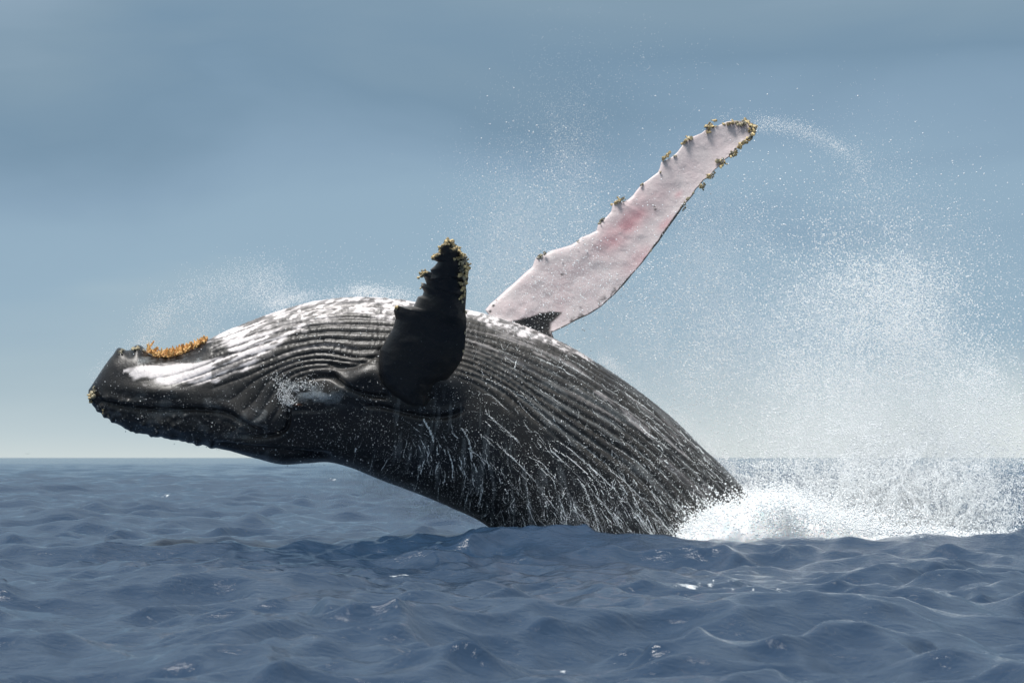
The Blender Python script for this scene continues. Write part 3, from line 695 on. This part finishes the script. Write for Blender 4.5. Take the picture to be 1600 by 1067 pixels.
# far flipper, leading edge then rear edge and tip
for a, b, s, k, ox, oy in [(846,397,1.0,2,-.6,-.8),(843,399,.7,2,-.6,-.8),(937,345,.8,2,-.8,-.5),(941,341,.6,2,-.6,-.8),(962,314,1.0,0,-.7,-.7),(970,311,.9,2,-.2,-1),(975,308,.6,2,0,-1),(1002,287,.6,1,-.7,-.7),
                           (1031,268,.4,1,-.7,-.7),(1037,246,1.0,0,-.7,-.7),(1042,240,1.0,0,-.4,-1),(1056,242,.45,1,0,-1),(1070,219,1.0,0,-.7,-.7),(1078,215,1.0,1,-.3,-1),(1107,200,1.1,0,-.6,-.8),(1111,196,1.1,0,0,-1),(1116,187,.7,0,.2,-1),
                           (1139,191,1.0,0,-.2,-1),(1147,190,.9,1,0,-1),(1154,193,.9,1,0,-1),(1162,190,1.0,2,.2,-1),(1169,190,1.1,0,.5,-1),(1176,196,1.2,0,.8,-.6),(1179,204,1.2,0,1,0),(1175,212,1.1,2,.8,.5),(1172,202,.9,0,1,0),
                           (1164,222,1.1,0,.6,.7),(1157,228,1.1,0,.6,.7),(1146,238,1.1,2,.8,.6),(1148,242,.8,0,.8,.6),(1126,252,1.0,1,.4,.9),(1130,258,1.0,0,.7,.7),(1108,275,1.0,0,.7,.7),(1115,272,.8,2,.9,.3),(1096,290,.9,0,.9,.4),
                           (1101,291,.7,2,1,.2),(1084,303,.5,1,.7,.7),(1076,311,.7,1,.7,.7),(1068,322,.7,2,.7,.7),(1070,327,.5,2,.7,.7),(1018,392,.4,1,.7,.7),(902,376,.5,2,-.7,-.7)]:
    put_barnacles(a, b, edge_Y(fl2, p2x, p2y, a, b) - .02, s, k, ox, oy)
# near flipper
for a, b, s, k, ox, oy in [(619,479,.9,0,-.8,-.6),(617,487,.6,2,-1,0),(658,428,.9,0,-.8,-.5),(662,424,.8,0,0,-1),(658,446,.6,0,-1,-.3),(676,401,.9,0,-.9,-.4),(681,397,.8,0,-.4,-.9),(686,391,.8,0,-.7,-.6),(692,381,.9,0,-.6,-.8),(697,376,1.0,0,-.2,-1),(703,376,1.0,0,.2,-1),
                           (709,382,1.0,0,.4,-.9),(713,387,1.0,1,.5,-.8),(718,391,1.0,0,.6,-.8),(722,398,1.0,0,.8,-.5),(726,404,1.0,2,1,-.2),(729,411,1.0,0,1,-.1),(732,418,1.0,0,1,0),(730,426,1.0,0,1,0),(727,433,.9,1,1,0),(728,440,.9,0,1,0),(725,449,.8,0,1,0),(727,456,.7,0,1,0),(722,464,.6,0,.8,.2),
                           (724,472,.5,1,.8,0),(720,442,.7,0,.3,0),(719,428,.8,0,.2,-.2),(722,418,.8,2,.1,0),(716,402,.8,0,0,-.4),(719,410,.7,1,0,0),(708,388,.7,0,0,-.6),(729,487,.5,1,1,0),(728,520,.4,1,1,0),(725,548,.4,1,1,0)]:
    put_barnacles(a, b, edge_Y(fl1, p1x, p1y, a, b) - .03, s * .95, k, ox, oy)
# jaw tip and chin
for a, b, s, k in [(141,616,1.2,1),(140,622,.9,0),(146,608,.8,2),(215,543,1.0,1),(189,547,.8,2),(222,546,.7,1),(168,646,.5,2),(160,641,.5,0)]:
    i = on_body(a + 3, b + 2); Yb = PF[i, 1] if i >= 0 else 0
    put_barnacles(a, b, Yb, s, k, -.7 if a < 180 else 0, 0 if a < 180 else -1)
# orange ragged crust on the chin
def orange_crust():
    r = np.random.default_rng(4); V, F = [], []
    for k in range(520):
        q = r.random(); px = 231 + 92 * q + r.normal(0, 1.0)
        base = np.interp(px, [228, 245, 262, 280, 300, 325], [548, 556, 557, 553, 545, 531])
        py = base - abs(r.normal(0, 2.2)); Y = r.normal(-0.10, 0.13)
        c = W(px, py, Y); hh = (0.022 + 0.075 * r.random() ** 2.2) * np.interp(px, [228, 240, 300, 325], [1.3, 1, 1, .7]); R0 = 0.005 + .009 * r.random()
        ax = Vector((r.normal(0.15, .55), r.normal(0, .55), 1)).normalized(); qd = ax.to_track_quat('Z', 'Y'); b = len(V)
        for rr, zz in [(R0, -.015), (R0 * 1.2, hh * .5), (R0 * .8, hh), (R0 * .1, hh * 1.1)]:
            for s in range(5):
                a = 2 * math.pi * s / 5 + zz * 20; V.append(tuple(np.array(qd @ Vector((rr * math.cos(a), rr * math.sin(a), zz))) + c + r.normal(0, .002, 3)))
        for lv in range(3):
            for s in range(5): F.append((b + lv * 5 + s, b + lv * 5 + (s + 1) % 5, b + lv * 5 + 5 + (s + 1) % 5, b + lv * 5 + 5 + s))
    o = mesh_obj("barnacle_crust", np.array(V), F, M_ORANGE, whale, smooth=False)
    o['kind'] = 'stuff'; o['label'] = 'ragged orange crust of barnacles on the chin'
orange_crust()
# eye slit behind the corner of the jaw
def eye():
    i = on_body(466, 632); c = PF[i]
    V, F = [], []
    for a in range(9):
        for b in range(16):
            t = math.pi * a / 8; p = 2 * math.pi * b / 16
            V.append((c[0] + .055 * math.sin(t) * math.cos(p), c[1] - .0 + .03 * math.cos(t), c[2] + .018 * math.sin(t) * math.sin(p)))
    F = grid_faces(9, 16, True)
    o = mesh_obj("eye", np.array(V), F, mat_noise("eye_dark", (0.03, 0.015, 0.01, 1), (0.06, 0.03, 0.02, 1), 30, 0.1, .001), whale)
    for s, nm in ((1, 'eyelid'), (-1, 'eyelid')):
        Vl = []; 
        for a in range(15):
            q = a / 14 - .5; z = s * (.022 * math.cos(math.pi * q)) ; x = q * .15
            for b in range(8):
                p = 2 * math.pi * b / 8; rr = .010 * math.cos(math.pi * q * .95) + .001
                Vl.append((c[0] + x, c[1] - .012 + rr * math.cos(p), c[2] + z + rr * math.sin(p)))
        mesh_obj(nm, np.array(Vl), grid_faces(15, 8, True), M_SKIN, o)
eye()

# ------------------------------------------------------------------ splash
def foam_mound():
    nx, ny = 560, 170
    xs = np.linspace(1058, 1640, nx); v = np.linspace(-1, 1, ny)
    topy = np.interp(xs, [1058, 1075, 1090, 1110, 1135, 1160, 1185, 1210, 1235, 1260, 1290, 1330, 1400, 1500, 1640], [842, 830, 820, 807, 796, 791, 781, 780, 787, 801, 817, 833, 843, 850, 856])
    yc = np.interp(xs, [1058, 1120, 1200, 1300, 1640], [-1.55, -1.45, -.9, -.6, -.4]); dy = np.interp(xs, [1058, 1120, 1200, 1300, 1640], [.35, .6, 1.1, 1.4, 1.8])
    Xv = ((xs - 800) / FPX * (CAM_D + yc))[:, None] * np.ones((1, ny)); Yv = yc[:, None] + dy[:, None] * v[None, :]
    H = CAM_H + (714 - topy) / FPX * (CAM_D + yc)
    prof = (1 - np.abs(v) ** 2.4)
    Zv = -0.35 + (H[:, None] + 0.35) * prof[None, :]
    P = np.stack([Xv, Yv, Zv], -1)
    n = np.cross(np.gradient(P, axis=0), np.gradient(P, axis=1)); n /= np.linalg.norm(n, axis=-1, keepdims=True)
    if n[..., 2].mean() < 0: n = -n
    bil = 0
    for f, a, sd in ((2.6, .16, 1), (6, .11, 2), (14, .06, 3), (32, .03, 4)):
        q = vnoise(P[..., 0] * f, P[..., 1] * f, P[..., 2] * f, seed=100 + sd); bil = bil + a * (1 - np.abs(2 * q - 1) * 1.3)
    P = P + n * ((bil - 0.16) * 0.38 * sstep(0, .2, prof)[None, :] * np.interp(xs, [1058, 1090, 1300, 1640], [.3, 1, 1, .6])[:, None])[..., None]
    o = mesh_obj("splash_foam", P.reshape(-1, 3), grid_faces(nx, ny), M_FOAM)
    tag(o, 'heap of bright white foam boiling up where the whale meets the water', 'foam', kind='stuff')
    return P, n
FP, FN = foam_mound()

def clump(P, f, pw, seed, oct=3):
    q = fbm(P[:, 0] * f + P[:, 2] * f * .15, P[:, 1] * f, P[:, 2] * f * .55, oct=oct, seed=seed); q = np.clip((q - .22) / .5, 0, 1); return q ** pw
def gauss_cloud(parts, Yr, f, pw, seed, clip=846):
    r = np.random.default_rng(seed); out = []
    for cx, cy, sx, sy, n in parts:
        got = 0
        while got < n:
            m = int(n * 1.5) + 200; px = r.normal(cx, sx, m); py = r.normal(cy, sy, m); Y = r.uniform(*Yr, m)
            P = W(px, py, Y); ok = (py < clip) & (P[:, 2] > -.05) & (r.random(m) < clump(P, f, pw, seed))
            P = P[ok][: n - got]; out.append(P); got += len(P)
    return np.concatenate(out)
def radii(n, a, b, pw, seed):
    return a + (b - a) * np.random.default_rng(seed).random(n) ** pw
K_ = 1000
veil = gauss_cloud([(1150, 600, 120, 90, 80 * K_), (1400, 590, 95, 110, 100 * K_), (880, 250, 42, 90, 4 * K_), (780, 360, 40, 60, 9 * K_), (1060, 470, 120, 100, 42 * K_), (1300, 420, 110, 90, 40 * K_), (880, 360, 70, 90, 18 * K_), (1290, 760, 160, 50, 70 * K_), (820, 420, 60, 60, 10 * K_), (1560, 690, 60, 60, 16 * K_)],
                   (0.8, 3.6), 1.3, 2.2, 1)
points("spray_mist", veil, radii(len(veil), .0014, .0031, 2, 5), M_MIST, 'fine white mist hanging in the air behind and right of the whale', 'mist')
mid = gauss_cloud([(1390, 560, 90, 110, 22 * K_), (1250, 620, 110, 110, 12 * K_), (850, 380, 70, 70, 2500), (1530, 640, 60, 90, 7 * K_), (1370, 470, 60, 50, 5 * K_), (1120, 560, 90, 110, 5 * K_), (1000, 450, 110, 90, 2500), (1290, 380, 120, 80, 2500), (890, 330, 60, 90, 500), (1400, 700, 110, 50, 12 * K_)],
                  (-0.6, 3.0), 2.6, 2.4, 2)
points("spray_droplets", mid, radii(len(mid), .0025, .0095, 3.2, 6), M_DROP, 'scattered white droplets thrown high to the right of the whale', 'spray')
# curtain of falling water with lacy threads
def curtain():
    r = np.random.default_rng(31); out = []; tot = 0; rad = []
    while tot < 140 * K_:
        m = 300 * K_; px = r.uniform(1110, 1610, m); py = r.uniform(560, 842, m); Y = r.uniform(-.6, 1.6, m)
        env = np.interp(px, [1120, 1200, 1300, 1360, 1420, 1500, 1560, 1610], [.20, .28, .50, .80, 1, .62, .34, .15]) * np.interp(py + (fbm(px * .012 + py * .01, py * .006, Y * .6, oct=4, seed=3) - .5) * 110, [560, 640, 700, 750, 800, 825, 842], [0, .03, .14, .5, .68, .72, .60])
        env = env + 0.35 * np.exp(-((px - 1240) / 60) ** 2 - ((py - 810) / 22) ** 2)
        wx = px * .045 + (fbm(px * .03, py * .03, oct=2, seed=8) - .5) * 2.6; wy = py * .032 + (fbm(px * .03 + 9, py * .03, oct=2, seed=9) - .5) * 2.6
        a = vnoise(wx, wy, Y * .55, seed=40); b = vnoise(wx * 2.1, wy * 2.1, Y * .9, seed=41)
        rid = np.exp(-(np.abs(a - .5) / .055) ** 1.2) + .7 * np.exp(-(np.abs(b - .5) / .07) ** 1.2)
        lace = np.interp(px, [1200, 1330, 1540, 1600], [.5, 1, 1, .4])
        pr = env * (0.10 + (rid * lace) * .60)
        ok = r.random(m) < pr * .8
        out.append(W(px, py, Y)[ok]); tot += ok.sum()
    P = np.concatenate(out); return P
cu_ = curtain()
points("splash_curtain", cu_, radii(len(cu_), .0022, .0090, 2.6, 7), M_DROP, 'lacy curtain of white water falling in front of the horizon at right', 'splash')
# froth over the foam heap
r_ = np.random.default_rng(8); k_ = r_.integers(0, FP.shape[0] * FP.shape[1], 26 * K_)
xs_ = FP.reshape(-1, 3)[k_]; ok = (xs_[:, 2] > -.05)
fr = xs_[ok] + FN.reshape(-1, 3)[k_][ok] * r_.exponential(.045, (ok.sum(), 1)) + r_.normal(0, .02, (ok.sum(), 3))
up = gauss_cloud([(1215, 790, 45, 14, 9 * K_), (1130, 806, 30, 8, 2500), (1290, 815, 60, 12, 9 * K_), (1390, 829, 50, 5, 3 * K_), (1500, 834, 60, 3, 1 * K_), (1085, 826, 12, 7, 900)], (-1.9, -.2), 3, 1.5, 12)
fr = np.concatenate([fr, up])
points("splash_froth", fr, radii(len(fr), .003, .012, 2.5, 9), M_DROP, 'froth of white drops jumping off the foam heap', 'froth')
# thrown off the head and along the back
def along(line, n, s, Yr, seed, f=2.2, pw=1.8):
    r = np.random.default_rng(seed); L = smooth_line(line, 200); out = []; got = 0
    while got < n:
        k = r.integers(0, 200, n * 2); q = L[k] + r.normal(0, 1, (n * 2, 2)) * s; Y = r.uniform(*Yr, n * 2); P = W(q[:, 0], q[:, 1], Y)
        ok = r.random(n * 2) < clump(P, f, pw, seed); out.append(P[ok][: n - got]); got += len(out[-1])
    return np.concatenate(out)
hd = np.concatenate([along([(215,530),(260,490),(310,462),(380,440),(440,436)], 8500, (18, 18), (-.3, .8), 3), along([(300,520),(340,490),(400,470),(450,455)], 3800, (18, 14), (-.2, .8), 4),
                     along([(420,478),(480,464),(530,458),(580,456),(640,462)], 6500, (12, 7), (-.3, .6), 5), along([(150,590),(175,556),(200,540),(225,535)], 900, (7, 8), (-.2, .3), 6), along([(430,440),(520,430),(620,440),(760,430)], 1400, (20, 26), (-.2, 1), 7)])
points("head_spray", hd, radii(len(hd), .0014, .0042, 2.4, 10), M_DROP, 'thin arc of spray flung above the whale chin and throat', 'spray')
col = np.concatenate([along([(1372,440),(1355,520),(1345,620),(1342,710)], 5200, (30, 22), (-.2, 1.8), 41, 6, 4), along([(1405,455),(1432,540),(1428,640),(1420,720)], 5800, (30, 22), (-.2, 1.8), 42, 6, 4),
                      along([(1545,560),(1560,640),(1540,720)], 2600, (26, 26), (-.2, 1.5), 43, 6, 4), along([(1240,480),(1235,600),(1240,720)], 2000, (34, 30), (-.2, 1.5), 44, 6, 4), along([(1480,560),(1500,640),(1490,720)], 3000, (28, 26), (-.2, 1.5), 45, 6, 4)])
points("spray_plumes", col, radii(len(col), .0025, .0095, 3.4, 21), M_DROP, 'bright ragged columns of falling droplets at the right', 'spray')
tp = np.concatenate([along([(1185,194),(1230,198),(1275,212),(1315,235),(1340,265)], 3200, (10, 8), (1.2, 2.2), 8), along([(1240,214),(1300,224),(1325,240)], 800, (14, 6), (1.2, 2.0), 9), along([(1340,270),(1385,340),(1420,420)], 1200, (26, 26), (1, 2), 10),
                     along([(770,440),(850,340),(900,200),(1000,110),(1080,100)], 1500, (34, 34), (1, 2.4), 11), along([(790,470),(860,450),(940,440)], 3000, (26, 26), (-.3, .3), 12), along([(720,380),(760,430),(790,470)], 2500, (26, 30), (.8, 2), 13),
                     along([(1190,192),(1215,182),(1150,176),(1120,186)], 200, (8, 5), (1.4, 1.8), 14)])
points("flipper_spray", tp, radii(len(tp), .0014, .0046, 2.6, 11), M_DROP, 'fine spray trailing in an arc from the tip of the raised white flipper', 'spray')
sh = along([(940,560),(1000,606),(1060,652),(1110,700),(1150,742),(1180,778)], 9000, (7, 7), (-.2, .5), 15, 3, 1.2)
points("back_spray", sh, radii(len(sh), .0014, .0035, 2, 12), M_MIST, 'film of spray peeling off the curved upper edge of the whale', 'spray')
be = np.concatenate([gauss_cloud([(600, 765, 50, 12, 5 * K_), (690, 796, 40, 9, 5 * K_), (560, 742, 40, 8, 2 * K_)], (-.4, 1.2), 2, 1.2, 16, 822)])
points("belly_mist", be, radii(len(be), .0014, .0032, 2, 13), M_MIST, 'pale mist drifting under the whale just above the water', 'mist')

# ------------------------------------------------------------------ seabird far out over the horizon
def bird():
    c = W(43, 708.6, 420.0); s = 0.45
    V = [(-.6,0,.02),(-.3,.02,.12),(0,.05,.05),(.3,.02,.13),(.62,0,.03),(-.3,.16,.10),(0,.18,.03),(.3,.16,.11),(0,-.1,.06),(0,-.30,.02),(-.05,.05,-.03),(.05,.05,-.03),(0,.38,.0),(.0,-.1,-.04)]
    F = [(0,1,5),(1,2,6,5),(2,3,7,6),(3,4,7),(2,10,9),(2,9,11),(6,12,10),(6,11,12),(2,6,10),(2,11,6),(10,13,9),(11,9,13),(10,12,13),(12,11,13)]
    V = np.array(V) * s * 1.8 + c
    o = mesh_obj("seabird", V, F, mat_noise("dark_feathers", (0.03, 0.035, 0.04, 1), (0.06, 0.06, 0.065, 1), 4), None, False)
    tag(o, 'tiny dark seabird flying low over the horizon at far left', 'bird')
bird()
